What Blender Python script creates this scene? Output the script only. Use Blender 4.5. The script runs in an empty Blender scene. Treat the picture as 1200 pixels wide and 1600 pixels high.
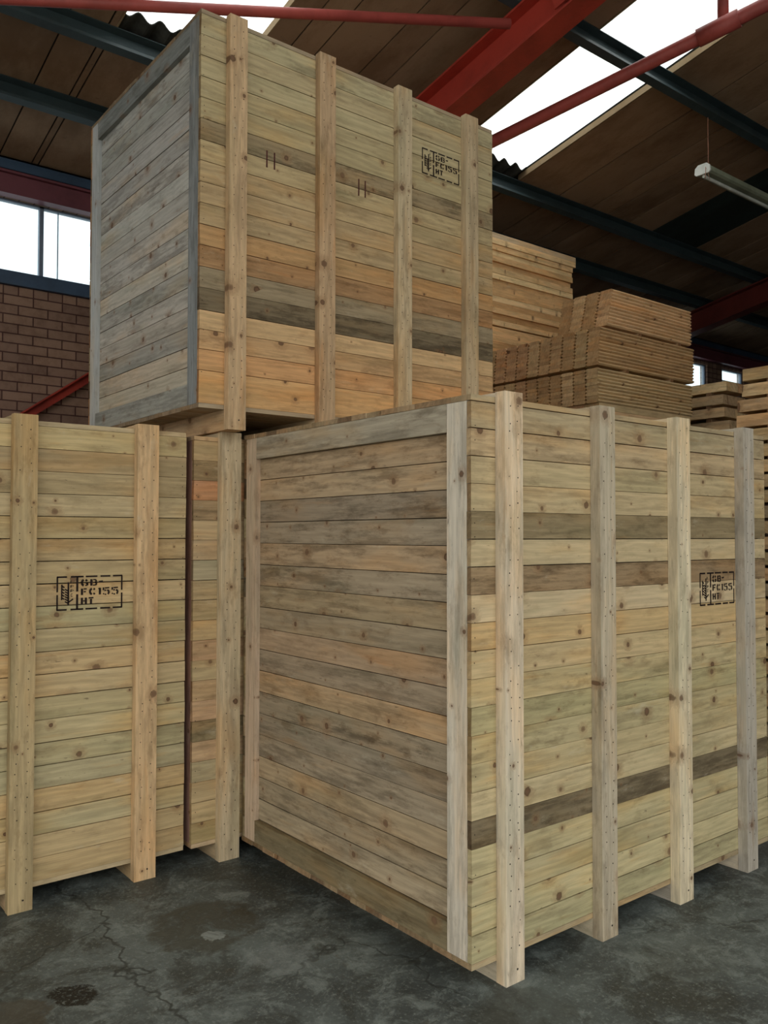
import bpy, math, random
from mathutils import Vector, Matrix
C = bpy.data.collections.new('workshop'); bpy.context.scene.collection.children.link(C)
RND = random.Random(7)
def lin(c):
    return tuple(((v/255)/12.92 if v/255 <= .04045 else ((v/255+.055)/1.055)**2.4) for v in c)
def U(a, b): return RND.uniform(a, b)

# ------------------------------------------------------------------ node helper
class NT:
    def __init__(s, name):
        s.m = bpy.data.materials.new(name); s.m.use_nodes = True
        s.t = s.m.node_tree; s.t.nodes.clear()
        s.out = s.n('ShaderNodeOutputMaterial')
    def n(s, kind, **kw):
        nd = s.t.nodes.new(kind)
        for k, v in kw.items(): setattr(nd, k, v)
        return nd
    def l(s, a, b): s.t.links.new(a, b)
    def put(s, sock, v):
        if hasattr(v, 'is_linked') or hasattr(v, 'links'): s.l(v, sock)
        elif isinstance(v, (tuple, list)) and len(v) == 3 and sock.type == 'RGBA': sock.default_value = (*v, 1)
        else: sock.default_value = v
    def math(s, op, a, b=0., c=0., clamp=False):
        nd = s.n('ShaderNodeMath', operation=op, use_clamp=clamp)
        for i, v in enumerate((a, b, c)): s.put(nd.inputs[i], v)
        return nd.outputs[0]
    def vmath(s, op, a, b=(0, 0, 0)):
        nd = s.n('ShaderNodeVectorMath', operation=op)
        s.put(nd.inputs[0], a); s.put(nd.inputs[1], b)
        return nd.outputs[1] if op in ('LENGTH', 'DISTANCE') else nd.outputs[0]
    def mix(s, f, a, b, mode='MIX'):
        nd = s.n('ShaderNodeMix', data_type='RGBA', blend_type=mode)
        s.put(nd.inputs[0], f); s.put(nd.inputs[6], a); s.put(nd.inputs[7], b)
        return nd.outputs[2]
    def noise(s, vec, scale=1., detail=3., rough=.55, dist=0.):
        nd = s.n('ShaderNodeTexNoise')
        s.put(nd.inputs['Vector'], vec); nd.inputs['Scale'].default_value = scale
        nd.inputs['Detail'].default_value = detail; nd.inputs['Roughness'].default_value = rough
        nd.inputs['Distortion'].default_value = dist
        return nd.outputs['Fac']
    def ramp(s, v, a, b, lo=0., hi=1.):
        nd = s.n('ShaderNodeMapRange', interpolation_type='SMOOTHSTEP')
        s.put(nd.inputs[0], v); s.put(nd.inputs[1], a); s.put(nd.inputs[2], b)
        s.put(nd.inputs[3], lo); s.put(nd.inputs[4], hi)
        return nd.outputs[0]
    def attr(s, name, out='Vector'):
        nd = s.n('ShaderNodeAttribute'); nd.attribute_name = name
        return nd.outputs[out]
    def bsdf(s, col, rough=.7, metal=0., normal=None, spec=.3):
        b = s.n('ShaderNodeBsdfPrincipled')
        s.put(b.inputs['Base Color'], col); s.put(b.inputs['Roughness'], rough)
        b.inputs['Metallic'].default_value = metal; b.inputs['Specular IOR Level'].default_value = spec
        if normal is not None: s.l(normal, b.inputs['Normal'])
        s.l(b.outputs[0], s.out.inputs[0]); return b
    def bump(s, h, strength=.3, dist=.002):
        b = s.n('ShaderNodeBump'); b.inputs['Strength'].default_value = strength
        b.inputs['Distance'].default_value = dist; s.l(h, b.inputs['Height']); return b.outputs[0]

def make_wood():
    t = NT('sawn_pine')
    pc = t.attr('pc'); tint = t.attr('tint', 'Color'); eg = t.attr('eg', 'Fac'); st = t.attr('st', 'Fac')
    # knots
    q = t.vmath('MULTIPLY', pc, (1/.26, 1/.085, 1/.085))
    vo = t.n('ShaderNodeTexVoronoi', voronoi_dimensions='2D', feature='F1'); t.l(q, vo.inputs['Vector'])
    vo.inputs['Scale'].default_value = 1.
    df = t.vmath('MULTIPLY', t.vmath('SUBTRACT', q, vo.outputs['Position']), (.26, .085, 0.))
    wob = t.noise(pc, 90., 2.)
    d = t.math('MULTIPLY', t.vmath('LENGTH', df), t.math('ADD', t.math('MULTIPLY', wob, .7), .65))
    sp = t.n('ShaderNodeSeparateColor'); t.l(vo.outputs['Color'], sp.inputs[0])
    has = t.math('GREATER_THAN', sp.outputs[0], .38)
    r = t.math('ADD', t.math('MULTIPLY', t.math('POWER', sp.outputs[1], 2.4), .0165), .0034)
    knot = t.math('MULTIPLY', t.ramp(d, r, t.math('MULTIPLY', r, .72)), has)
    core = t.math('MULTIPLY', t.ramp(d, t.math('MULTIPLY', r, .75), t.math('MULTIPLY', r, .3)), has)
    halo = t.math('MULTIPLY', t.ramp(d, t.math('MULTIPLY', r, 3.2), r), has)
    # grain bends around knots
    bend = t.math('MULTIPLY', halo, .012)
    cb = t.n('ShaderNodeCombineXYZ'); t.l(bend, cb.inputs[1]); t.l(bend, cb.inputs[2])
    gp = t.vmath('ADD', pc, cb.outputs[0])
    g1 = t.noise(t.vmath('MULTIPLY', gp, (1.1, 30, 30)), 1., 5., .6, .6)
    g2 = t.noise(t.vmath('MULTIPLY', gp, (7, 230, 230)), 1., 3., .6)
    wv = t.n('ShaderNodeTexWave', wave_type='BANDS', bands_direction='Y')
    t.l(t.vmath('MULTIPLY', gp, (.22, 1., 1.)), wv.inputs['Vector']); wv.inputs['Scale'].default_value = 11.
    wv.inputs['Distortion'].default_value = 9.; wv.inputs['Detail'].default_value = 2.5; wv.inputs['Detail Scale'].default_value = 1.3
    shade = t.math('ADD', t.math('MULTIPLY', g1, .50), .73)
    shade = t.math('MULTIPLY', shade, t.math('ADD', t.math('MULTIPLY', g2, .50), .75))
    shade = t.math('MULTIPLY', shade, t.math('ADD', t.math('MULTIPLY', wv.outputs['Fac'], .13), .92))
    sh = t.n('ShaderNodeCombineColor')
    for i in range(3): t.l(shade, sh.inputs[i])
    col = t.mix(1., tint, sh.outputs[0], 'MULTIPLY')
    # warm / green drift along each board
    n4 = t.noise(t.vmath('MULTIPLY', pc, (1.6, 6, 6)), 1., 3.)
    col = t.mix(t.ramp(n4, .48, .72), col, t.mix(1., col, (1.05, .92, .78), 'MULTIPLY'))
    n5 = t.noise(t.vmath('MULTIPLY', t.vmath('ADD', pc, (31, 17, 5)), (1.3, 7, 7)), 1., 3.)
    col = t.mix(t.ramp(n5, .52, .72, 0., .85), col, t.mix(1., col, (.80, .84, .82), 'MULTIPLY'))
    # grey weather stain
    n3 = t.noise(t.vmath('MULTIPLY', t.vmath('ADD', pc, (7, 3, 9)), (2.6, 16, 16)), 1., 7., .72)
    sm = t.math('MULTIPLY', t.ramp(n3, .46, .62), st)
    col = t.mix(sm, col, t.mix(1., col, (.50, .49, .475), 'MULTIPLY'))
    # blotchy dirt, independent of the grain, and rusty smears
    n9 = t.noise(t.vmath('MULTIPLY', t.vmath('ADD', pc, (13, 5, 2)), (7, 18, 18)), 1., 6., .7)
    col = t.mix(t.math('MULTIPLY', t.ramp(n9, .52, .68, 0., .8), t.math('ADD', st, .25)), col, t.mix(1., col, (.62, .58, .54), 'MULTIPLY'))
    n10 = t.noise(t.vmath('MULTIPLY', t.vmath('ADD', pc, (23, 9, 4)), (2.2, 20, 20)), 1., 4., .6)
    col = t.mix(t.ramp(n10, .60, .74, 0., .3), col, t.mix(1., col, (.98, .66, .38), 'MULTIPLY'))
    # pale scuffs and small dark flecks
    n6 = t.noise(t.vmath('MULTIPLY', pc, (16, 70, 70)), 1., 3., .7)
    col = t.mix(t.ramp(n6, .66, .76, 0., .55), col, (.05, .035, .02))
    n7 = t.noise(t.vmath('MULTIPLY', t.vmath('ADD', pc, (3, 8, 1)), (5, 12, 12)), 1., 6., .7)
    col = t.mix(t.ramp(n7, .60, .74, 0., .28), col, (.60, .55, .42))
    # knots
    col = t.mix(t.math('MULTIPLY', halo, .34), col, (.24, .12, .05))
    col = t.mix(t.math('MULTIPLY', knot, t.math('ADD', t.math('MULTIPLY', sp.outputs[2], .45), .40)), col, (.075, .036, .018))
    col = t.mix(t.math('MULTIPLY', core, .65), col, (.19, .105, .06))
    # end grain
    ege = t.mix(1., col, (.46, .36, .30), 'MULTIPLY')
    col = t.mix(eg, col, ege)
    hgt = t.math('ADD', g1, t.math('MULTIPLY', g2, .7))
    t.bsdf(col, .78, 0., t.bump(hgt, .35, .0015), .22)
    return t.m

def make_flat(name, c, rough=.6, metal=0., spec=.35, var=.15, scale=6.):
    t = NT(name); tc = t.n('ShaderNodeTexCoord').outputs['Object']
    n = t.noise(tc, scale, 6., .65)
    c2 = tuple(v*(1-2*var) for v in c)
    t.bsdf(t.mix(t.ramp(n, .35, .65), c, c2), rough, metal, None, spec)
    return t.m

def make_steel(name, c, dust=(.22, .2, .17)):
    t = NT(name); tc = t.n('ShaderNodeTexCoord').outputs['Object']
    n = t.noise(tc, 3., 6., .7); n2 = t.noise(tc, 22., 5., .7)
    col = t.mix(t.ramp(n, .4, .7), c, tuple(v*.68 for v in c))
    col = t.mix(t.ramp(n2, .60, .78, 0., .35), col, dust)
    t.bsdf(col, .5, 0., None, .4); return t.m

def make_floor():
    t = NT('worn_concrete'); p = t.n('ShaderNodeNewGeometry').outputs['Position']
    n1 = t.noise(p, 1.1, 10., .72, .2); n2 = t.noise(p, 8., 10., .8, .6); n3 = t.noise(p, 60., 6., .8)
    n4 = t.noise(t.vmath('ADD', p, (9, 4, 0)), 2.6, 8., .7, .5)
    col = t.mix(t.ramp(n1, .36, .64), (.036, .043, .042), (.112, .132, .124))
    col = t.mix(t.ramp(n2, .47, .62, 0., .7), col, (.185, .215, .200))
    col = t.mix(t.ramp(n4, .49, .60, 0., .8), col, (.036, .040, .034))
    n8 = t.noise(t.vmath('ADD', p, (2, 7, 0)), 3.3, 9., .75)
    col = t.mix(t.ramp(n8, .60, .68, 0., .5), col, (.055, .042, .022))
    col = t.mix(t.ramp(n3, .52, .66, 0., .40), col, (.29, .325, .30))
    # cracks
    wp = t.vmath('ADD', p, t.vmath('MULTIPLY', t.vmath('SUBTRACT', noisecol(t, p, 2.5), (.5, .5, .5)), (.45, .45, 0)))
    v = t.n('ShaderNodeTexVoronoi', voronoi_dimensions='2D', feature='DISTANCE_TO_EDGE'); t.l(wp, v.inputs['Vector'])
    v.inputs['Scale'].default_value = 1.15
    gate = t.ramp(t.noise(t.vmath('ADD', p, (5, 2, 0)), 1.3, 2.), .44, .56)
    cr = t.math('MULTIPLY', t.ramp(v.outputs['Distance'], .011, .002), gate)
    col = t.mix(t.math('MULTIPLY', cr, .5), col, (.018, .019, .016))
    sx_ = t.n('ShaderNodeSeparateXYZ'); t.l(wp, sx_.inputs[0])
    ln = t.math('ABSOLUTE', t.math('SUBTRACT', t.math('ADD', sx_.outputs[0], t.math('MULTIPLY', sx_.outputs[1], -.03)), 1.10))
    seam = t.math('MULTIPLY', t.ramp(ln, .013, .002), t.ramp(n2, .35, .5))
    col = t.mix(t.math('MULTIPLY', seam, .7), col, (.020, .022, .019))
    # oil spots: centre, radius
    w2 = t.vmath('ADD', p, t.vmath('MULTIPLY', t.vmath('SUBTRACT', noisecol(t, p, 9.), (.5, .5, .5)), (.17, .17, 0)))
    for cx, cy, rad, cc, k in SPOTS:
        dd = t.vmath('LENGTH', t.vmath('MULTIPLY', t.vmath('SUBTRACT', w2, (cx, cy, 0)), (1, 1, 0)))
        m = t.math('MULTIPLY', t.ramp(dd, rad, rad*.8), k)
        m = t.math('MULTIPLY', m, t.ramp(n2, .40, .52, .25, 1.) if cc[0] >= .02 else 1.)
        if cc[0] < .02: m = t.math('MULTIPLY', m, t.ramp(n3, .62, .5, .25, 1.))
        col = t.mix(m, col, cc)
    hgt = t.math('SUBTRACT', t.math('ADD', n2, t.math('MULTIPLY', n3, .5)), cr)
    t.bsdf(col, t.ramp(n1, .3, .7, .42, .68), 0., t.bump(hgt, .35, .004), .38)
    return t.m
def noisecol(t, p, sc):
    nd = t.n('ShaderNodeTexNoise'); t.l(p, nd.inputs['Vector']); nd.inputs['Scale'].default_value = sc
    nd.inputs['Detail'].default_value = 4.; nd.inputs['Roughness'].default_value = .65
    return nd.outputs['Color']
SPOTS = [(1.52, 3.02, .23, (.040, .036, .022), .75), (1.50, 2.93, .045, (.26, .29, .27), .8), (.76, 2.80, .12, (.050, .040, .026), .7), (.949, 2.825, .085, (.008, .008, .007), 1.),
         (1.62, 2.62, .13, (.20, .22, .21), .35), (2.05, 1.85, .16, (.045, .048, .040), .5), (2.75, 1.75, .2, (.19, .22, .20), .3)]

def make_brick():
    t = NT('brown_brick'); p = t.n('ShaderNodeNewGeometry').outputs['Position']
    s = t.n('ShaderNodeSeparateXYZ'); t.l(p, s.inputs[0])
    cb = t.n('ShaderNodeCombineXYZ'); t.l(t.math('ADD', s.outputs[0], .07), cb.inputs[0])
    t.l(t.math('SUBTRACT', s.outputs[2], 3.447-75*.075), cb.inputs[1])
    def bt(w, off):
        b = t.n('ShaderNodeTexBrick'); t.l(cb.outputs[0], b.inputs['Vector']); b.offset = off
        b.inputs['Scale'].default_value = 1.; b.inputs['Brick Width'].default_value = w; b.inputs['Row Height'].default_value = .075
        b.inputs['Mortar Size'].default_value = .0055; b.inputs['Mortar Smooth'].default_value = .2
        b.inputs['Color1'].default_value = (.33, .21, .15, 1); b.inputs['Color2'].default_value = (.23, .145, .11, 1)
        b.inputs['Mortar'].default_value = (.085, .042, .036, 1); return b
    a, h = bt(.225, .5), bt(.1125, 0.)
    top = t.math('GREATER_THAN', s.outputs[2], 3.372)
    col = t.mix(top, a.outputs['Color'], h.outputs['Color'])
    n = t.noise(p, 9., 6., .7); col = t.mix(t.ramp(n, .4, .7, 0., .6), col, t.mix(1., col, (.6, .55, .5), 'MULTIPLY'))
    t.bsdf(col, .9, 0., t.bump(t.math('SUBTRACT', 1., a.outputs['Fac']), .5, .006), .2); return t.m

def make_glass(name, tcol, k):
    t = NT(name)
    tr = t.n('ShaderNodeBsdfTransparent'); tr.inputs[0].default_value = (*tcol, 1)
    tl = t.n('ShaderNodeBsdfTranslucent'); tl.inputs[0].default_value = (*tcol, 1)
    mx = t.n('ShaderNodeMixShader'); mx.inputs[0].default_value = k
    t.l(tr.outputs[0], mx.inputs[1]); t.l(tl.outputs[0], mx.inputs[2])
    gl = t.n('ShaderNodeBsdfGlossy'); gl.inputs['Roughness'].default_value = .1
    m2 = t.n('ShaderNodeMixShader'); m2.inputs[0].default_value = .05
    t.l(mx.outputs[0], m2.inputs[1]); t.l(gl.outputs[0], m2.inputs[2]); t.l(m2.outputs[0], t.out.inputs[0]); return t.m

def make_lining():
    t = NT('brown_roof_lining'); p = t.n('ShaderNodeNewGeometry').outputs['Position']
    tint = t.attr('tint', 'Color')
    n = t.noise(t.vmath('MULTIPLY', p, (2.4, 1.2, 1.2)), 1., 6., .7)
    col = t.mix(t.ramp(n, .38, .66, 0., .8), tint, t.mix(1., tint, (.62, .56, .50), 'MULTIPLY'))
    n2 = t.noise(p, 14., 5., .7); col = t.mix(t.ramp(n2, .6, .75, 0., .3), col, (.03, .02, .015))
    t.bsdf(col, .85, 0., None, .2); return t.m

WOOD = make_wood()
PAINT = make_flat('stencil_ink', (.022, .012, .010), .75, 0, .2, .25, 60.)
CRAY = make_flat('crayon', (.10, .035, .03), .8, 0, .1, .2, 80.)
NAIL = make_flat('nail_steel', (.030, .022, .016), .5, .3, .3, .2, 50.)
FLOORM = make_floor(); BRICK = make_brick()
RED = make_steel('red_oxide_steel', (.42, .045, .028), (.20, .10, .08))
REDP = make_steel('dull_plum_steel', (.16, .045, .060), (.08, .05, .06))
RED_SHADE = make_steel('shaded_red_steel', (.13, .022, .016), (.06, .04, .035))  # red darkened for the far rafter, depth shade put into the colour
REDT = make_steel('red_tube_steel', (.40, .075, .062), (.25, .14, .12))
BLUE = make_steel('dark_blue_steel', (.040, .062, .068), (.09, .10, .09))
BLUEL = make_steel('blue_steel', (.045, .085, .150), (.09, .12, .15))
FRAME = make_steel('grey_blue_frame', (.16, .20, .27))
LINING = make_lining()
CORR = make_flat('fibre_cement', (.060, .062, .055), .9, 0, .2, .2, 12.)
SHEET = make_glass('translucent_sheet', (.93, .95, .95), .35)
PANE = make_glass('window_glass', (.86, .95, 1.), .1)
DARKP = make_flat('dark_painted_sheet', (.020, .030, .028), .7)
WHITE = make_flat('white_enamel', (.62, .64, .60), .4)
LAMPG = make_flat('dusty_enamel', (.22, .24, .17), .5)
WIRE = make_flat('thin_wire', (.35, .16, .10), .6)
BOUNCE = make_flat('pale_bounce_ground', (.42, .40, .36), .9, 0, .2, .12, .8)  # made-up pale ground out of view, bounces light up to the roof lining
RENDER_DARK = make_flat('dark_cladding', (.035, .028, .024), .9)

# ------------------------------------------------------------------ mesh builder
class MB:
    def __init__(s): s.v = []; s.f = []; s.pc = []; s.tint = []; s.eg = []; s.st = []; s.mi = []
    def add(s, vs, fs, along=None, tint=(.4, .3, .2), eg=None, st=0., mi=0, off=None, flip=False):
        b = len(s.v); s.v += [tuple(v) for v in vs]
        ax = along if along is not None else 0
        lo = [min(v[i] for v in vs) for i in range(3)]; hi = [max(v[i] for v in vs) for i in range(3)]
        oth = sorted([i for i in range(3) if i != ax], key=lambda i: -(hi[i]-lo[i]))
        o = off or (RND.uniform(0, 60), RND.uniform(0, 60), RND.uniform(0, 9))
        for v in vs: s.pc.append((v[ax]+o[0], v[oth[0]]+o[1]+.35*v[oth[1]], v[oth[1]]+o[2]))
        for k, f in enumerate(fs):
            s.f.append([b+i for i in f]); s.tint.append(tint); s.st.append(st); s.mi.append(mi)
            s.eg.append(eg[k] if eg else 0.)
    def box(s, lo, hi, along=None, tint=(.4, .3, .2), st=0., mi=0, eg=1., jit=0.):
        x0, y0, z0 = lo; x1, y1, z1 = hi
        vs = [[x, y, z] for z in (z0, z1) for y in (y0, y1) for x in (x0, x1)]
        if jit:
            for v in vs:
                for i in range(3):
                    if i != along: v[i] += RND.uniform(-jit, jit)*.3
                    else: v[i] += RND.uniform(-jit, jit)
        fs = [(0, 2, 3, 1), (4, 5, 7, 6), (0, 1, 5, 4), (2, 6, 7, 3), (0, 4, 6, 2), (1, 3, 7, 5)]
        e = [0]*6
        if along == 0: e[4] = e[5] = eg
        if along == 1: e[2] = e[3] = eg
        if along == 2: e[0] = e[1] = eg
        s.add(vs, fs, along, tint, e, st, mi)
    def obox(s, o, ax, ay, az, L, W, H, mi=0):   # oriented box centred on axis, from o along ax by L
        o = Vector(o); ax, ay, az = (Vector(q).normalized() for q in (ax, ay, az))
        vs = [o+ax*(L*i)+ay*(W*(j-.5))+az*(H*(k-.5)) for k in (0, 1) for j in (0, 1) for i in (0, 1)]
        s.add(vs, [(0, 2, 3, 1), (4, 5, 7, 6), (0, 1, 5, 4), (2, 6, 7, 3), (0, 4, 6, 2), (1, 3, 7, 5)], 0, mi=mi)
    def tube(s, a, b, r, n=16, mi=0, caps=True):
        a, b = Vector(a), Vector(b); d = (b-a).normalized(); p = d.orthogonal().normalized(); q = d.cross(p)
        vs = [c+(p*math.cos(t)+q*math.sin(t))*r for c in (a, b) for t in [2*math.pi*i/n for i in range(n)]]
        fs = [(i, (i+1) % n, n+(i+1) % n, n+i) for i in range(n)]
        if caps: fs += [tuple(reversed(range(n))), tuple(range(n, 2*n))]
        s.add(vs, fs, 0, mi=mi)
    def prism(s, prof, x0, x1, along=0, tint=(.4, .3, .2), st=0., eg=1., off=None):   # profile (y,z) extruded on x
        n = len(prof); vs = [(x, y, z) for x in (x0, x1) for (y, z) in prof]
        fs = [(i, n+i, n+(i+1) % n, (i+1) % n) for i in range(n)]+[tuple(range(n)), tuple(reversed(range(n, 2*n)))]
        s.add(vs, fs, along, tint, [0]*n+[eg, eg], st, off=off)
    def build(s, name, mats, parent=None, smooth=False, origin=None):
        me = bpy.data.meshes.new(name); o = origin or (0, 0, 0)
        me.from_pydata([(v[0]-o[0], v[1]-o[1], v[2]-o[2]) for v in s.v], [], s.f)
        for m in (mats if isinstance(mats, (list, tuple)) else [mats]): me.materials.append(m)
        a = me.attributes.new('pc', 'FLOAT_VECTOR', 'POINT'); a.data.foreach_set('vector', [c for v in s.pc for c in v])
        a = me.attributes.new('tint', 'FLOAT_COLOR', 'FACE' if False else 'CORNER')
        cols = []
        for f, t in zip(s.f, s.tint): cols += [*t, 1.]*len(f)
        a.data.foreach_set('color', cols)
        for nm, arr in (('eg', s.eg), ('st', s.st)):
            a = me.attributes.new(nm, 'FLOAT', 'FACE'); a.data.foreach_set('value', [float(x) for x in arr])
        me.polygons.foreach_set('material_index', s.mi)
        if smooth: me.polygons.foreach_set('use_smooth', [True]*len(s.f))
        me.update()
        ob = bpy.data.objects.new(name, me); C.objects.link(ob)
        if parent: ob.parent = parent; ob.location = Vector(o)-parent.location if origin else -parent.location
        else: ob.location = o
        return ob
def tag(o, label=None, cat=None, group=None, kind=None):
    if label: o['label'] = label
    if cat: o['category'] = cat
    if group: o['group'] = group
    if kind: o['kind'] = kind
    return o
def empty(name, loc, label, cat, group=None):
    o = bpy.data.objects.new(name, None); o.empty_display_size = .1; C.objects.link(o); o.location = loc
    return tag(o, label, cat, group)

# ------------------------------------------------------------------ stencil (u right, v down in 820 x 400 units)
def stencil(parent, x0, ztop, y, w=.275, h=.137):
    mb = MB(); sx = w/820; sz = h/400; sys_ = []
    def P(u, v): return (x0+u*sx, ztop-v*sz)
    def stroke(u0, v0, u1, v1, t=15):
        a = Vector(P(u0, v0)); b = Vector(P(u1, v1)); d = b-a
        if d.length == 0: return
        n = Vector((-d.y, d.x)).normalized()*(t*sx/2*(1.3 if len(sys_) == 0 else 1.15))
        q = [a-n, b-n, b+n, a+n]
        vs = [(p.x, y-.0009, p.y) for p in q]+[(p.x, y+.0004, p.y) for p in q]
        mb.add(vs, [(0, 1, 2, 3), (7, 6, 5, 4), (0, 4, 5, 1), (1, 5, 6, 2), (2, 6, 7, 3), (3, 7, 4, 0)])
    def arc(cu, cv, ru, rv, a0, a1, t=20, n=7):
        for i in range(n):
            p = math.radians(a0+(a1-a0)*i/n); q = math.radians(a0+(a1-a0)*(i+1)/n)
            stroke(cu+ru*math.cos(p), cv+rv*math.sin(p), cu+ru*math.cos(q), cv+rv*math.sin(q), t)
    for vv in (0, 400):
        for a, b in ((-7, 118), (165, 325), (352, 500), (540, 668), (702, 827)): stroke(a, vv, b, vv, 16)
    for uu, t in ((0, 15), (820, 15), (246, 20)):
        stroke(uu, 0, uu, 183, t); stroke(uu, 216, uu, 400, t)
    # ear of wheat
    stroke(55, 90, 55, 280, 13); stroke(136, 65, 136, 350, 16); stroke(136, 312, 196, 272, 13)
    for k in range(5): stroke(60, 112+k*36, 88, 128+k*36, 13)
    for k in range(6): stroke(94, 150+k*30, 134, 172+k*30, 13)
    # small upright letters
    stroke(166, 45, 166, 80, 9)
    for b in (102, 155):
        stroke(166, b, 166, b+32, 8); stroke(172, b+1, 186, b+1, 6); stroke(196, b+4, 198, b+16, 7); stroke(172, b+17, 186, b+17, 6)
    arc(180, 224, 15, 15, 60, 165, 7, 4); arc(180, 224, 15, 15, 200, 300, 7, 4)
    # G
    sys_.append(1)
    arc(336, 76, 34, 36, 105, 170, 26, 4); arc(336, 76, 34, 36, 190, 255, 26, 4); arc(340, 76, 34, 36, 285, 330, 24, 3)
    stroke(372, 80, 372, 112, 22); stroke(350, 82, 376, 82, 14); stroke(346, 110, 370, 110, 14)
    # B
    stroke(424, 36, 424, 116, 26); stroke(446, 42, 470, 42, 14); stroke(446, 76, 470, 76, 12); stroke(446, 110, 470, 110, 14)
    arc(468, 59, 18, 17, -80, 80, 18, 5); arc(470, 93, 20, 18, -80, 80, 18, 5)
    stroke(520, 68, 572, 64, 16)
    # F C 1 5 5
    stroke(306, 148, 306, 228, 24); stroke(326, 154, 366, 154, 15); stroke(326, 188, 356, 188, 14)
    arc(440, 188, 34, 36, 105, 255, 24, 7); arc(440, 188, 34, 36, 290, 325, 22, 3); arc(440, 188, 34, 36, 35, 70, 22, 3)
    stroke(534, 146, 534, 230, 24); stroke(514, 160, 530, 150, 12)
    for u in (575, 690):
        stroke(u+6, 144, u+4, 178, 18); stroke(u+22, 152, u+80, 148, 15); stroke(u+18, 180, u+42, 178, 14)
        arc(u+46, 204, 32, 26, -75, 62, 22, 6); stroke(u, 218, u+14, 228, 14); stroke(u+22, 230, u+42, 231, 15)
    # H T
    stroke(306, 262, 306, 342, 24); stroke(356, 262, 356, 342, 24); stroke(322, 302, 342, 302, 14)
    stroke(390, 268, 452, 266, 16); stroke(421, 280, 421, 342, 24)
    o = mb.build('stencil_mark', PAINT, parent)
    tag(o, 'black treatment stencil with wheat ear, GB-FC155 HT')
    return o

# ------------------------------------------------------------------ crates
K = 1.55
def T(c, j=.05, pull=.24):
    c = tuple((1-pull)*a+pull*b for a, b in zip(c, (148, 138, 112)))
    l = lin(c); f = 1+U(-j, j); return tuple(min(.85, v*K*f*g) for v, g in zip(l, (1.0, .965, 1.07)))
def rows_box(mb, lo, hi, colors, axis_len, heights=None, st=.5, gap=.0016, stlist=None):
    """boards stacked in z, running along axis_len (0 or 1); colours listed from the bottom up"""
    n = len(colors); H = hi[2]-lo[2]
    hs = heights or [H/n]*n; k = H/sum(hs); z = lo[2]
    for i, (c, h) in enumerate(zip(colors, hs)):
        h *= k; g = gap*(1.2+U(-.5, 1.0)+(1.6 if U(0, 1) < .18 else 0))
        a = [lo[0], lo[1], z+g*.4]; b = [hi[0], hi[1], z+h-g*.6]
        s = stlist[i] if stlist else st*U(.35, 1.25)
        dk = (c[0]+c[1]+c[2])/3
        if dk < 115: s = min(1, s+.35)
        mb.box(a, b, axis_len, T(c), s, eg=U(.2, 1.), jit=.0016)
        z += h
def nails(mb, pts, y):
    for (x, z, r) in pts:
        n = 6; vs = [(x+r*math.cos(2*math.pi*i/n), y-.0006, z+r*math.sin(2*math.pi*i/n)) for i in range(n)]
        vs += [(p[0], y+.001, p[2]) for p in vs]
        mb.add(vs, [tuple(range(n))]+[(i, n+i, n+(i+1) % n, (i+1) % n) for i in range(n)], 0, mi=1)

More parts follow.
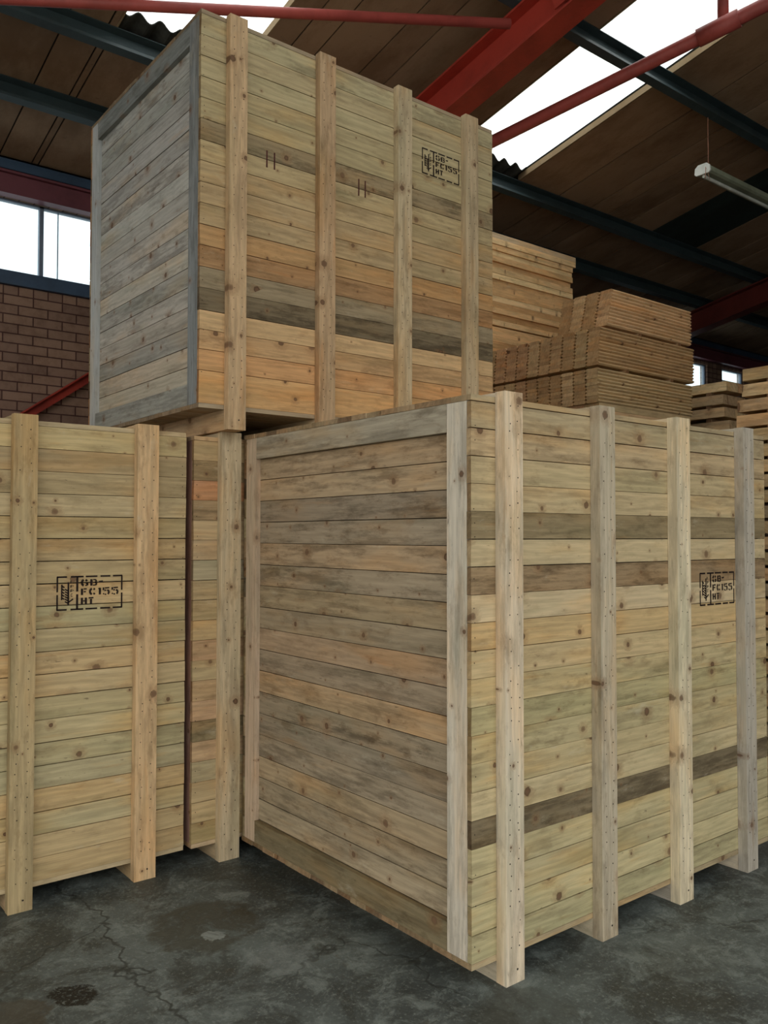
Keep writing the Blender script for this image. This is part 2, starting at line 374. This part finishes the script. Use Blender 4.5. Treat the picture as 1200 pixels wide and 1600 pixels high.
def crate(name, label, X0, X1, Yb, Y0, Y1, zB, skid, ztop_lid, ztop_bat, battens, front, endc, frame, lidc, batc, fh=None, eh=None,
          hidden=(), fst=.5, est=.7, sten=None, marks=()):
    root = empty(name, ((X0+X1)/2, (Y0+Y1)/2, zB), label, 'crate', 'nailed board crates'); dk = .02
    zd = zB+skid; zf = zd+dk; zl = ztop_lid-.02
    e = .024
    # deck and lid: boards run along x
    for nm, z, col in (('deck', zd, lidc), ('lid', zl, lidc)):
        mb = MB(); y = Y0; n = max(1, round((Y1-Y0)/.098)); wd = (Y1-Y0)/n
        for i in range(n):
            c = RND.choice(col) if 0 < i else col[0]
            sh = 0 if i == 0 else U(-.004, .003)
            mb.box((X0+sh, y+.0008, z+U(0, .0008)), (X1+U(-.002, .002), y+wd-.0008, z+dk), 0, T(c), .4, eg=.55, jit=.0012); y += wd
        mb.build(nm, WOOD, root)
    # front and back panels
    mb = MB(); rows_box(mb, (X0, Y0, zf), (X1, Y0+.02, zl), front, 0, fh, fst)
    nails(mb, [(x+U(-.004, .004), z, .0022) for x in (X0+.016, X1-.016) for z in [zf+.05+.0466*k+U(-.006, .006) for k in range(int((zl-zf)/.0466)-1)] if U(0, 1) < .45], Y0)
    mb.build('front_panel', [WOOD, NAIL], root)
    mb = MB(); rows_box(mb, (X0, Y1-.02, zf), (X1, Y1, zl), [RND.choice(front) for _ in front], 0, None, fst)
    mb.build('back_panel', WOOD, root)
    # near end panel with its frame, and the far end panel
    mb = MB(); rows_box(mb, (X0+e, Y0+.0215, zf), (X0+e+.02, Y1-.0215, zl), endc, 1, eh, est, .002)
    mb.build('end_panel', WOOD, root)
    mb = MB(); rows_box(mb, (X1-e-.02, Y0+.0215, zf), (X1-e, Y1-.0215, zl), [RND.choice(endc) for _ in endc], 1, None, est, .002)
    mb.build('end_panel', WOOD, root)
    fw = .098
    for side, xa in ((0, X0), (1, X1-e)):
        for k, (ya, yb) in enumerate(((Y0+.0212, Y0+.0212+fw), (Y1-.0212-fw*.92, Y1-.0212))):
            mb = MB(); mb.box((xa, ya, zf+.0005), (xa+e-.0005, yb, zl-.0005), 2, T(frame[k], pull=.05), .55 if k == 0 else .3, eg=.6)
            o = mb.build('end_stile', WOOD, root)
        for k, (za, zb) in enumerate(((zf+.0005, zf+fw), (zl-fw, zl-.0005))):
            mb = MB(); mb.box((xa, Y0+.0222+fw, za), (xa+e-.001, Y1-.0222-fw*.92, zb), 1, T(frame[2+k], pull=.05), .6, eg=.6)
            mb.build('end_rail', WOOD, root)
    # battens, skids and top bearers
    for i, (xa, xb) in enumerate(battens):
        if i not in hidden:
            mb = MB(); c = batc[i % len(batc)]
            mb.box((xa, Yb, zB), (xb, Y0-.0005, ztop_bat), 2, T(c, pull=.1), .45, eg=.3)
            pts = []
            z = zf+.03
            while z < zl:
                for fx in (.27, .72):
                    if U(0, 1) < .85: pts.append((xa+(xb-xa)*(fx+U(-.06, .06)), z+U(-.012, .012), U(.0019, .0028)))
                z += .0466
            pts.append(((xa+xb)/2+.01, zB+.045, .004))
            nails(mb, pts, Yb)
            mb.build('batten', [WOOD, NAIL], root)
        mb = MB(); mb.box((xa+.002, Y0+.0005 if i in hidden else Y0-.0002, zB), (xb-.002, Y1, zd-.0003), 1, T(batc[(i+1) % len(batc)]), .35, eg=.5)
        mb.build('skid', WOOD, root)
        mb = MB(); mb.box((xa+.004, (Y0+.0005 if i in hidden else Y0-.0002), ztop_lid+.0003), (xb-.003, Y1, ztop_bat-.0012), 1, T(batc[i % len(batc)]), .3, eg=.4)
        mb.build('top_bearer', WOOD, root)
    if sten: stencil(root, sten[0], sten[1], Y0)
    for x, z, hh in marks:
        mb = MB()
        for dx in (0, .042):
            mb.box((x+dx, Y0-.0009, z-hh), (x+dx+.008, Y0+.0005, z), 2, mi=0)
        tag(mb.build('crayon_mark', CRAY, root), 'pair of short dark red crayon strokes')
    return root

A_front = [(150,144,102),(166,157,112),(160,151,108),(166,157,112),(92,82,58),(170,157,114),(166,153,108),(160,150,106),(154,146,100),
           (163,150,105),(172,153,107),(170,146,96),(176,160,120),(128,107,74),(168,153,112),(112,99,67),(166,150,108),(162,146,104),(164,144,104),(148,134,98)]
A_end = [(126,114,85), (147,134,104), (132,121,93), (134,122,94), (146,129,96), (128,117,93), (118,109,88), (124,113,89), (112,101,79), (154,130,93), (132,118,93), (150,128,97), (132,120,93), (135,120,88), (133,121,96), (149,129,97), (128,117,94), (120,109,88), (153,134,101), (145,125,93), (134,122,94)]
del A_end[8], A_end[2]
crate('shipping_crate', 'large front right board crate on the concrete floor showing its whole weathered framed end',
      1.9787, 3.9112, 1.9872, 2.0322, 3.5700, 0., .0716, 1.9754, 1.9927,
      [(2.0933, 2.1825), (2.6066, 2.6995), (3.1130, 3.2100), (3.6425, 3.7326)],
      A_front, A_end, [(172,167,146), (168,150,122), (106,97,70), (142,136,114)],
      [(150,136,100), (150,128,92), (120,104,74), (165,148,112), (110,92,66)],
      [(188,178,150), (160,152,126), (190,180,146), (158,154,136)], sten=(3.353, 1.338))
B_front = [(178,138,84),(180,134,82),(166,132,86),(180,150,102),(84,74,52),(120,108,80),(138,104,64),(154,119,72),(150,130,90),(156,134,92),(154,134,92),(152,136,94),
           (122,108,76),(152,140,98),(154,142,100),(152,142,102),(158,145,104),(148,140,102)]
B_end = [(150,145,123), (154,150,130), (165,156,134), (130,132,123), (150,147,134), (154,154,143), (141,143,134), (161,161,147), (154,156,147), (161,163,154), (147,150,141), (156,161,152), (154,156,147), (141,145,139), (152,156,150), (143,147,141), (134,141,134), (139,145,139), (136,143,136)]  # weathered greys, lifted and cooled in colour for the window light
crate('shipping_crate', 'board crate raised highest, stacked on the left crates, with a cool grey end',
      1.702, 3.5805, 3.454, 3.494, 4.9253, 1.985, .0935, 3.9031, 3.9108,
      [(1.8285, 1.9194), (2.3265, 2.4220), (2.829, 2.9252), (3.3261, 3.4250)],
      B_front, B_end, [(112,118,114), (150,156,150), (128,130,118), (104,110,104)],
      [(140,126,98), (120,108,84), (132,118,90)],
      [(168,144,106), (162,138,102), (164,150,116), (160,144,110)], fh=[.150, .095, .09, .09, .1]+[.0970]*13,
      sten=(3.033, 3.642), marks=((2.044, 3.345, .082), (2.592, 3.352, .088)))
C_front = [(160,138,92),(166,146,100),(158,148,106),(164,140,92),(156,148,108),(152,144,102),(162,150,106),(158,146,102),(166,148,104),(168,146,100),(154,140,98),(150,142,100),
           (164,144,100),(160,142,98),(158,138,94),(150,134,90),(164,148,106),(146,130,90),(150,132,92),(162,146,98),(160,142,96)]
crate('shipping_crate', 'leftmost board crate, cut by the picture edge, stencil between its two battens',
      -.23, 1.7021, 3.5764, 3.6164, 5.05, 0., .0720, 1.972, 1.991,
      [(-.10, -.005), (.42, .515), (.9392, 1.0332), (1.4551, 1.5524)],
      C_front[:20], A_end, [(120,96,80), (140,120,100), (120,104,80), (120,104,80)],
      [(172,156,116), (150,132,96)], [(160,140,100), (160,140,100), (152,136,96), (176,150,108)], sten=(1.1285, 1.326), fst=.35)
C2_front = [(150,130,82),(164,142,96),(162,142,98),(156,144,104),(164,136,96),(128,112,76),(166,134,96),(160,132,90),(156,138,96),(164,130,90),(158,134,88),(154,132,88),
            (156,136,94),(148,138,104),(166,144,104),(164,142,100),(142,118,80),(176,126,84),(144,120,78),(164,138,92)]
crate('shipping_crate', 'board crate showing one batten, between the leftmost crate and the front right crate',
      1.7306, 3.62, 3.555, 3.595, 5.03, 0., .0760, 1.9600, 1.984,
      [(1.8507, 1.9536), (2.37, 2.465), (2.88, 2.975), (3.38, 3.475)],
      C2_front, A_end, [(128,100,84), (140,120,100), (120,104,80), (120,104,80)],
      [(172,150,112), (150,132,96)], [(168,154,120), (168,146,106)], hidden=(1, 2, 3), fst=.35)

# ------------------------------------------------------------------ timber
def board_profile(y0, z0, w, th):
    c = .013; y1 = y0+w-.001; z1 = z0+th-.0008
    return [(y0+c, z0), (y1-c, z0), (y1-.001, z0+.38*th), (y1-.001, z0+.62*th), (y1-c, z1), (y0+c, z1), (y0+.0005, z0+.62*th), (y0+.0005, z0+.38*th)]
ORD = ['first', 'second', 'third', 'fourth', 'fifth', 'sixth', 'seventh', 'eighth', 'ninth', 'tenth', 'eleventh', 'twelfth', 'thirteenth', 'fourteenth',
       'fifteenth', 'sixteenth', 'seventeenth', 'eighteenth', 'nineteenth', 'twentieth', 'twenty-first', 'twenty-second', 'twenty-third', 'twenty-fourth', 'twenty-fifth', 'twenty-sixth', 'twenty-seventh']
PW = [(180,146,98), (192,156,108), (170,136,88), (186,148,104), (176,150,102), (196,166,116)]
def tg_pack(which, x0, x1, y0, z0, ncol, nrow, w, th, lean=0., jx=.012):
    for c in range(ncol):
        ct = RND.choice(PW); dc = U(-.006, .006)
        for r in range(nrow):
            yy = y0+c*w; zz = z0+r*th; dx = lean*r/nrow+dc+U(-.003, .003)
            mb = MB(); col = tuple(v*.93+.07*q for v, q in zip(ct, RND.choice(PW)))
            mb.prism(board_profile(yy, zz, w, th), x0+dx, x1+U(-.006, .006), 0, T(col, .1), .25, eg=U(.08, .5))
            o = mb.build('tongue_and_groove_board', WOOD, origin=((x0+x1)/2, yy+w/2, zz))
            down = nrow-1-r
            pos = 'topmost' if down == 0 else ('lowest' if r == 0 else ORD[down]+' down')
            cc = 'nearest column' if c == 0 else ORD[c]+' column back'
            tag(o, f'tongue and groove board, {pos}, {cc}, in the {which} pack of planed boards', 'board', 'tongue and groove boards in packs')
BZ = .0268
XS, YS = 5.109, 3.90
def sticks(xs, y0, y1, z0, z1, where, col=(160,128,86)):
    for k, x in enumerate(xs):
        mb = MB(); mb.box((x, y0, z0), (x+.04, y1, z1), 1, T(col), .3)
        tag(mb.build('spacer_batten', WOOD, origin=(x+.02, (y0+y1)/2, z0)), f'thin wooden spacer {where}, {["near its left end","near its right end"][k]}', 'spacer')
tg_pack('lowest', XS, 6.345, YS, 2.490, 10, 10, .119, .0258)
sticks((5.45, 6.05), YS+.01, YS+1.15, 2.7485, 2.7695, 'between the lowest and middle packs of planed boards')
tg_pack('middle', XS, 6.375, YS, 2.770, 10, 11, .119, .0262, lean=.03)
sticks((5.62, 6.16), YS+.01, YS+.48, 3.0586, 3.0785, 'between the middle and uppermost packs of planed boards')
tg_pack('uppermost', XS+.105, 6.340, YS+.0, 3.079, 4, 11, .121, .0262, lean=.07)
# bundle underneath that carries the packs
def bundle(name, label, x0, x1, y0, y1, z0, z1, along, th, wd, cols=PW):
    mb = MB(); n = max(1, round((z1-z0)/th)); th = (z1-z0)/n
    a, b = (y0, y1) if along == 0 else (x0, x1); m = max(1, round((b-a)/wd)); wd = (b-a)/m
    for i in range(n):
        for j in range(m):
            p, q = a+j*wd, a+(j+1)*wd-.001
            lo = (x0, p, z0+i*th) if along == 0 else (p, y0, z0+i*th); hi = (x1, q, z0+(i+1)*th-.001) if along == 0 else (q, y1, z0+(i+1)*th-.001)
            mb.box(lo, hi, along, T(RND.choice(cols)), .3, eg=.4, jit=.003)
    o = mb.build(name, WOOD, origin=((x0+x1)/2, (y0+y1)/2, z0)); tag(o, label, 'timber'); return o
bundle('timber_bundle', 'large strapped bundle of timber behind the front crate under the packs of planed boards', XS+.02, 6.33, YS+.01, YS+1.18, 0., 2.489, 0, .05, .15)
# tall stack of sawn planks
YB = 5.20
bundle('timber_bundle', 'lower bundle of planks behind the raised crate under the tall plank stack', 3.72, 6.40, YB+.02, YB+.8, 0., 2.95, 0, .05, .16)
z = 2.951; rows = 24; th = (4.172-2.951)/rows
for r in range(rows):
    down = rows-1-r
    for k in range(1):
        x1 = 6.41+U(-.014, .012)+(.035 if down in (0, 1) else 0); yo = U(-.014, .012)-(.012 if down < 2 else 0)
        g = .014 if down in (16,) else .0015
        mb = MB(); c = RND.choice([(206,170,114), (194,154,98), (212,180,124), (176,134,80), (200,162,106)])
        if down == 0: c = (176,156,120)
        mb.box((3.75+U(-.02, .02), YB+yo, z), (x1, YB+.22, z+th-g), 0, T(c), .35, eg=.5, jit=.001)
        o = mb.build('sawn_plank', WOOD, origin=(5.1, YB+.1, z))
        pos = 'topmost' if down == 0 else ORD[down]+' from the top'
        tag(o, f'pale sawn plank, {pos}, in the tall plank stack behind the crates', 'plank', 'sawn planks in the tall stack')
    z += th
# far stacks of thick timbers with stickers
def beam_stack(tagname, x0, Ynear, Yfar, ztop, pitch, th, layers, nb, cols, shift, bw, zbot=0.):
    z = ztop-th
    for L in range(layers):
        last = z < zbot+pitch
        dx = U(-.02, .02)
        for b in range(nb):
            mb = MB(); xa = x0+b*bw+dx; dy = shift(L)+U(-.01, .01)
            mb.box((xa, Ynear+dy, z), (xa+bw-.004, Yfar+dy*1., z+th), 1, T(RND.choice(cols), .1), .6, eg=.35, jit=.003)
            o = mb.build('thick_timber', WOOD, origin=(xa+bw/2, (Ynear+Yfar)/2, z))
            pos = 'topmost' if L == 0 else ORD[L]+' from the top'
            row = 'front row' if b == 0 else 'row behind'
            tag(o, f'thick timber, {pos}, {row}, in the {tagname}', 'timber', 'timbers in the '+tagname)
        z2 = z-(pitch-th)
        if z2 > zbot:
            for k, yy in enumerate((Ynear+.14, Yfar-.2)):
                mb = MB(); mb.box((x0+.012, yy, z2), (x0+nb*bw-.012, yy+.05, z), 0, T((120,90,60)), .5, eg=.5)
                pos = 'topmost' if L == 0 else ORD[L]+' from the top'
                tag(mb.build('sticker', WOOD, origin=(x0+.2, yy, z2)), f'sticker, {pos}, {"near" if k == 0 else "far"} end, in the {tagname}', 'spacer', 'stickers in the '+tagname)
        z -= pitch
        if z < zbot: break
G1 = [(204,178,126), (190,152,104), (160,134,96), (180,152,108)]
beam_stack('far narrow timber stack', 7.0, 3.985, 5.4, 2.875, .1165, .084, 9, 2, G1, lambda L: [0, .01, .0, -.03, .02, 0, 0, 0, 0][L % 9], .19, 1.80)
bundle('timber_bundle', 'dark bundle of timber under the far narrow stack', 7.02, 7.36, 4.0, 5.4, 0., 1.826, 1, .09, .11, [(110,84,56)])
G2 = [(176,154,106), (164,142,96), (186,160,112), (140,124,92), (180,146,100)]
beam_stack('timber stack at the right edge', 5.0, 1.35, 2.73, 2.536, .0945, .074, 27, 2, G2, lambda L: min(.10, .018*L), .16, 0.)

# ------------------------------------------------------------------ the building
YW = 6.94
def struct(mb, name, m): return tag(mb.build(name, m), kind='structure')
mb = MB(); mb.box((-6, -3.4, -.1), (18.2, 9, 0)); mb.box((-30, -30, -.12), (30, -3.4, -.02), mi=1); mb.box((-30, -3.4, -.12), (-6, 9, -.02), mi=1); struct(mb, 'floor', [FLOORM, BOUNCE])  # outer slabs are the added bounce ground, unseen
mb = MB(); mb.box((4.6, -3.6, 0), (18, -3.4, 6.6)); struct(mb, 'wall_light_block', RENDER_DARK)  # unseen wall added to keep daylight off the far end
mb = MB()
W = [(-3.4, 3.3, 3.5, 4.128), (9.85, 11.70, 3.5, 4.075), (12.115, 12.76, 3.90, 4.078)]
xs = [-6.]+[v for w in W for v in (w[0], w[1])]+[18.]
for a, b in zip(xs[0::2], xs[1::2]): mb.box((a, YW, 0), (b, YW+.12, 4.45))
for (a, b, zb, zt) in W:
    mb.box((a, YW, 0), (b, YW+.12, zb-.055)); mb.box((a, YW+.001, zt+.003), (b, YW+.12, 4.45))
struct(mb, 'wall_left', BRICK)
mb = MB(); mb.box((18, -9, 0), (18.2, YW+.12, 7)); struct(mb, 'wall_far', RENDER_DARK)
for i, (a, b, zb, zt) in enumerate(W):
    mb = MB(); f = .03
    y0, y1 = YW+.03, YW+.075
    mb.box((a, y0, zb), (b, y1, zb+(.064 if i < 2 else .012))); mb.box((a, y0, zt-f*.4), (b, y1, zt))
    mb.box((a, y0, zb), (a+f, y1, zt)); mb.box((b-f, y0, zb), (b, y1, zt))
    if i == 0:
        x = 2.02-.016
        while x > a: mb.box((x, y0, zb), (x+.032, y1, zt)); x -= 1.05
        mb.box((3.05, y0, zb), (3.08, y1, zt))
    w = struct(mb, f'window_{i+1}', FRAME)
    m2 = MB(); m2.box((a, YW+.05, zb+.005), (b, YW+.054, zt)); m2.build('pane', PANE, w)
    if i == 0:
        m2 = MB(); m2.box((2.150, YW+.044, zb+.05), (2.156, YW+.060, zt)); m2.build('glazing_bar', FRAME, w)
    if i < 2:
        m2 = MB(); m2.box((a-.05, YW-.035, zb-.053), (b+.05, YW+.05, zb+.053)); m2.build('window_sill', BLUEL, w)
SL = math.tan(math.radians(11)); ca, sa = math.cos(math.radians(11)), math.sin(math.radians(11))
def RZ(y): return 4.43+(YW-y)*SL
UP = Vector((0, -ca, sa)); NR = Vector((0, sa, ca))       # up the slope, roof normal
YR = -3.2
SK = [(1.97, 2.845), (4.83, 5.735)]; DK = (7.82, 8.66)
# lining boards between the roof lights
def slab(mb, x0, x1, ya, yb, dz0, dz1, tint=(.2, .15, .1)):   # ya low side, yb high side
    vs = [(x, y, RZ(y)+d) for d in (dz0, dz1) for y in (ya, yb) for x in (x0, x1)]
    mb.add(vs, [(0, 1, 3, 2), (4, 6, 7, 5), (0, 4, 5, 1), (2, 3, 7, 6), (0, 2, 6, 4), (1, 5, 7, 3)], 0, tint)
joints = sorted([-3, -2.4, -1.8, -1.2, -.6, .2, .45, .95, 1.2, 1.68, 1.92, 3.03, 3.22, 3.60, 3.83, 4.45, 6.30, 6.78, 7.05, 7.4, 9.2, 9.5, 10.1, 10.8, 11.4, 12, 13, 14, 15.5]
                + [v for s in SK for v in s] + [DK[0], DK[1], -5.9, 17.95])
mb = MB()
def lc():
    k = U(.82, 1.12); return (.31*k, .205*k, .130*k)
for a, b in zip(joints, joints[1:]):
    if b-a < .02: continue
    isl = any(abs(a-s[0]) < 1e-6 for s in SK); idk = abs(a-DK[0]) < 1e-6
    segs = [(YW, 6.05), (6.05, 5.29), (5.29, 3.70), (3.70, 2.1), (2.1, .6), (.6, -.9), (-.9, YR)]
    for (ya, yb) in segs:
        if isl and ya < 5.4 and yb > -1: continue
        if idk and abs(ya-5.29) < .01: slab(mb, a+.003, b-.003, ya, yb, 0, .012, (.030, .044, .040)); continue
        slab(mb, a+(.006 if a < 4 else .011), b-(.006 if b < 4 else .011), ya-.002, yb+.002, 0, .012, lc())
ceil = struct(mb, 'ceiling', LINING)
# corrugated sheets above
def corr(mb, x0, x1, ya, yb, dz, amp=.024, pit=.146, th=.007):
    n = max(2, int((x1-x0)/pit*10)); xs_ = [x0+(x1-x0)*i/n for i in range(n+1)]
    def h(x): return amp*math.sin(2*math.pi*x/pit)
    vs = []
    for y in (ya, yb):
        for x in xs_: vs.append((x, y, RZ(y)+dz+h(x)))
        for x in xs_: vs.append((x, y, RZ(y)+dz+h(x)+th))
    N = n+1; fs = []
    for i in range(n):
        fs += [(i, i+1, 2*N+i+1, 2*N+i), (N+i, 3*N+i, 3*N+i+1, N+i+1), (i, N+i, N+i+1, i+1), (2*N+i, 2*N+i+1, 3*N+i+1, 3*N+i)]
    mb.add(vs, fs, 0)
mb = MB()
edges = [-5.9, SK[0][0], SK[0][1], SK[1][0], SK[1][1], 17.95]
for k in (0, 2, 4): corr(mb, edges[k], edges[k+1], YW+.35, YR, .045)
for s in SK:
    corr(mb, s[0], s[1], YW+.35, 5.155, .040); corr(mb, s[0], s[1], -1., YR, .045)
mb.build('corrugated_sheet', CORR, ceil)
for i, s in enumerate(SK):
    mb = MB()
    for ya, yb in ((5.30, 3.60), (3.66, 2.0), (2.1, .5), (.6, -1.0)):
        corr(mb, s[0]-.05, s[1]+.05, ya, yb, .075 if ya > 5 or ya == 2.1 else .088, .024, .146, .003)
    struct(mb, f'window_{i+4}', SHEET)
    o = MB()
    for xx in (s[0]-.004, s[1]-.008):   # cut edge trims of the roof lights
        slab(o, xx, xx+.012, 5.26, -1., -.002, .05, (.30, .22, .13))
    struct(o, f'trim_{i+1}', LINING)
# purlins: channel section, web + flanges
def purlin(y, label, m=BLUE, h=.150):
    mb = MB(); 
    def bar(da, db, za, zb):   # da,db along UP from web; za,zb below roof plane
        o = Vector((0, y, RZ(y)))
        vs = []
        for z_ in (za, zb):
            for d in (da, db):
                p = o+UP*d+NR*z_
                vs += [(-5.8, p.y, p.z), (17.9, p.y, p.z)]
        mb.add([vs[0], vs[1], vs[2], vs[3], vs[4], vs[5], vs[6], vs[7]], [(0, 1, 3, 2), (4, 6, 7, 5), (0, 4, 5, 1), (2, 3, 7, 6), (0, 2, 6, 4), (1, 5, 7, 3)], 0)
    bar(-.006, 0, -h, -.003); bar(0, .06, -.010, -.003); bar(0, .06, -h, -h+.008); bar(.052, .06, -h+.008, -h+.022)
    o = mb.build('purlin', m, origin=(6, y, RZ(y)-h))
    return tag(o, label, 'purlin')
purlin(6.07, 'dark blue steel purlin crossing the roof just above the wall window')
purlin(5.31, 'dark blue steel purlin passing behind the raised crate at the foot of the roof lights')
purlin(3.72, 'dark steel purlin crossing the bright roof light at top right', h=.165)
purlin(2.15, 'steel purlin high overhead above the lamp')
# eaves members
mb = MB(); mb.box((-5.8, YW-.075, 4.315), (17.9, YW-.06, 4.418)); mb.box((-5.8, YW-.075, 4.405), (17.9, YW-.005, 4.418)); mb.box((-5.8, YW-.075, 4.315), (17.9, YW-.005, 4.328))
tag(mb.build('eaves_channel', BLUEL, origin=(6, YW-.05, 4.315)), 'blue steel eaves channel along the top of the brick wall', 'beam')
mb = MB(); mb.box((-5.8, YW-.065, 4.14), (17.9, YW-.05, 4.312)); mb.box((-5.8, YW-.10, 4.293), (17.9, YW-.005, 4.312)); mb.box((-5.8, YW-.10, 4.13), (17.9, YW-.005, 4.145))
tag(mb.build('lintel_beam', REDP, origin=(6, YW-.05, 4.13)), 'red steel lintel beam directly over the wall window', 'beam')
# rafters
def rafter(x, label, w=.185, h=.275, RED=RED):
    root = empty('rafter', (x+w/2, YW-.2, 0), label, 'rafter')
    mb = MB(); o = Vector((x+w/2, YW-.12, RZ(YW-.12)))-NR*.172; L = 9.6
    mb.obox(o-NR*.008, UP, (1, 0, 0), NR, L, w, .016); mb.obox(o-NR*(h-.008), UP, (1, 0, 0), NR, L, w, .016)
    mb.obox(o-NR*(h/2), UP, (1, 0, 0), NR, L, .012, h-.02)
    mb.build('beam', RED, root)
    mb = MB(); z1 = (o-NR*h).z-.02; y = YW-.22
    mb.box((x, y-.13, 0), (x+w, y-.115, z1)); mb.box((x, y+.115, 0), (x+w, y+.13, z1)); mb.box((x+w/2-.006, y-.115, 0), (x+w/2+.006, y+.115, z1))
    mb.build('column', RED, root)
    return root
r1 = rafter(3.97, 'large red steel rafter rising to the top of the picture behind the raised crate')
rafter(9.9, 'far red steel rafter lost in shadow at the right', RED=RED_SHADE)
mb = MB()
oo = Vector((3.97+.0925, 3.42, RZ(3.42)))-NR*.30
mb.obox(oo-Vector((.09, 0, 0)), UP, (1, 0, 0), NR, .16, .01, .22); mb.build('gusset_plate', RED, r1)
# tubes
def brace(name, a, b, r, label, m=REDT, ends=()):
    a, b = Vector(a), Vector(b)
    mb = MB(); mb.tube(a, b, r, 20)
    for p, q, rr in ends: mb.tube(p, q, rr, 16)
    o = mb.build(name, m, smooth=False, origin=tuple((a+b)/2))
    for pl in o.data.polygons: pl.use_smooth = len(pl.vertices) == 4
    return tag(o, label, 'brace')
def onlow(x, y, d): return (x, y, RZ(y)-d)
TB1 = [(-1.45, 6.12, 4.163), (3.80, 3.555, 4.66)]
brace('brace_tube', TB1[0], TB1[1], .030, 'red tube running level across the top of the picture to the big rafter')
n2 = (5.05, 2.86, 4.79)
TB2 = [(4.165, 5.80, 4.222), n2]
d2 = (Vector(n2)-Vector(TB2[0])).normalized()
brace('brace_tube', TB2[0], Vector(n2)+d2*1.6, .045, 'red tube slanting across the bright roof light', ends=((n2, (n2[0], n2[1], RZ(n2[1])-.01), .035), (Vector(n2)-d2*.16, Vector(n2)+d2*.1, .058)))
mb = MB(); a = Vector((1.30, YW-.06, 2.005)); b = Vector((3.95, YW-.06, 3.93)); d = (b-a).normalized()
mb.obox(a, d, (0, 1, 0), d.cross(Vector((0, 1, 0))), (b-a).length, .02, .072)
mb.obox(a+d.cross(Vector((0, 1, 0)))*.03-Vector((0, .03, 0)), d, (0, 1, 0), d.cross(Vector((0, 1, 0))), (b-a).length, .06, .008)
tag(mb.build('wall_brace', RED, origin=tuple((a+b)/2)), 'red steel angle brace slanting up the brick wall', 'brace')
# fluorescent batten on a wire
LX, LY, LZ = 6.125, 3.66, 4.42
lamp = empty('fluorescent_lamp', (LX+.75, LY, LZ), 'long dusty fluorescent lamp hung by a wire from the roof at right', 'lamp')
mb = MB(); prof = [(LY-.034, LZ+.040), (LY-.060, LZ+.018), (LY-.066, LZ-.022), (LY-.050, LZ-.036), (LY+.050, LZ-.036), (LY+.066, LZ-.022), (LY+.060, LZ+.018), (LY+.034, LZ+.040)]
mb.prism(prof, LX+.012, LX+1.55); mb.build('housing', LAMPG, lamp)
mb = MB(); prof2 = [(y+(-.003 if y < LY else .003), z+(-.003 if z < LZ else .003)) for y, z in prof]
mb.prism(prof2, LX, LX+.014); mb.prism(prof2, LX+1.548, LX+1.562); tag(mb.build('end_cap', WHITE, lamp), 'white end cap')
mb = MB(); mb.tube((LX+.02, LY, LZ-.050), (LX+1.54, LY, LZ-.050), .013); mb.build('tube', WHITE, lamp)
for xx in (LX+.09, LX+1.4):
    mb = MB(); mb.tube((xx, LY, LZ+.045), (xx, LY, RZ(LY)-.20), .003, 8); mb.build('hanging_wire', WIRE, lamp)
mb = MB(); mb.tube((LX+.0, LY-.03, LZ+.01), (LX-.012, LY-.035, LZ-.09), .002, 6); mb.tube((LX+.0, LY-.035, LZ-.0), (LX+.01, LY-.06, LZ-.10), .0015, 6); mb.build('loose_cable', WIRE, lamp)

# ------------------------------------------------------------------ world, camera, view
w = bpy.data.worlds.new('overcast'); bpy.context.scene.world = w; w.use_nodes = True
nt = w.node_tree; nt.nodes.clear()
bg = nt.nodes.new('ShaderNodeBackground'); wo = nt.nodes.new('ShaderNodeOutputWorld'); nt.links.new(bg.outputs[0], wo.inputs[0])
tc = nt.nodes.new('ShaderNodeTexCoord'); sp = nt.nodes.new('ShaderNodeSeparateXYZ'); nt.links.new(tc.outputs['Generated'], sp.inputs[0])
rp = nt.nodes.new('ShaderNodeValToRGB'); nt.links.new(sp.outputs[2], rp.inputs[0])
rp.color_ramp.elements[0].position = 0.; rp.color_ramp.elements[0].color = (.55, .56, .52, 1)
rp.color_ramp.elements[1].position = 1.; rp.color_ramp.elements[1].color = (2.0, 1.98, 1.92, 1)
e_ = rp.color_ramp.elements.new(.2); e_.color = (.97, .98, .93, 1)
nt.links.new(rp.outputs[0], bg.inputs[0]); bg.inputs[1].default_value = 1.75
f, th, pi_, ro = 1324.5, .9012, .0281, .0011
F = Vector((math.cos(th), math.sin(th), 0)); R = Vector((math.sin(th), -math.cos(th), 0)); Z = Vector((0, 0, 1))
F2 = F*math.cos(pi_)+Z*math.sin(pi_); U2 = -F*math.sin(pi_)+Z*math.cos(pi_)
R3 = R*math.cos(ro)+U2*math.sin(ro); U3 = -R*math.sin(ro)+U2*math.cos(ro)
cam = bpy.data.cameras.new('camera'); co = bpy.data.objects.new('camera', cam); C.objects.link(co)
co.matrix_world = Matrix(((R3.x, U3.x, -F2.x, 0), (R3.y, U3.y, -F2.y, 0), (R3.z, U3.z, -F2.z, 1.5), (0, 0, 0, 1)))
cam.sensor_fit = 'VERTICAL'; cam.sensor_height = 24; cam.lens = f/1600*24; cam.clip_start = .05
sc = bpy.context.scene; sc.camera = co
sc.view_settings.view_transform = 'Standard'; sc.view_settings.look = 'None'; sc.view_settings.gamma = 1
sc.view_settings.exposure = 0.05; sc.view_settings.use_curve_mapping = False
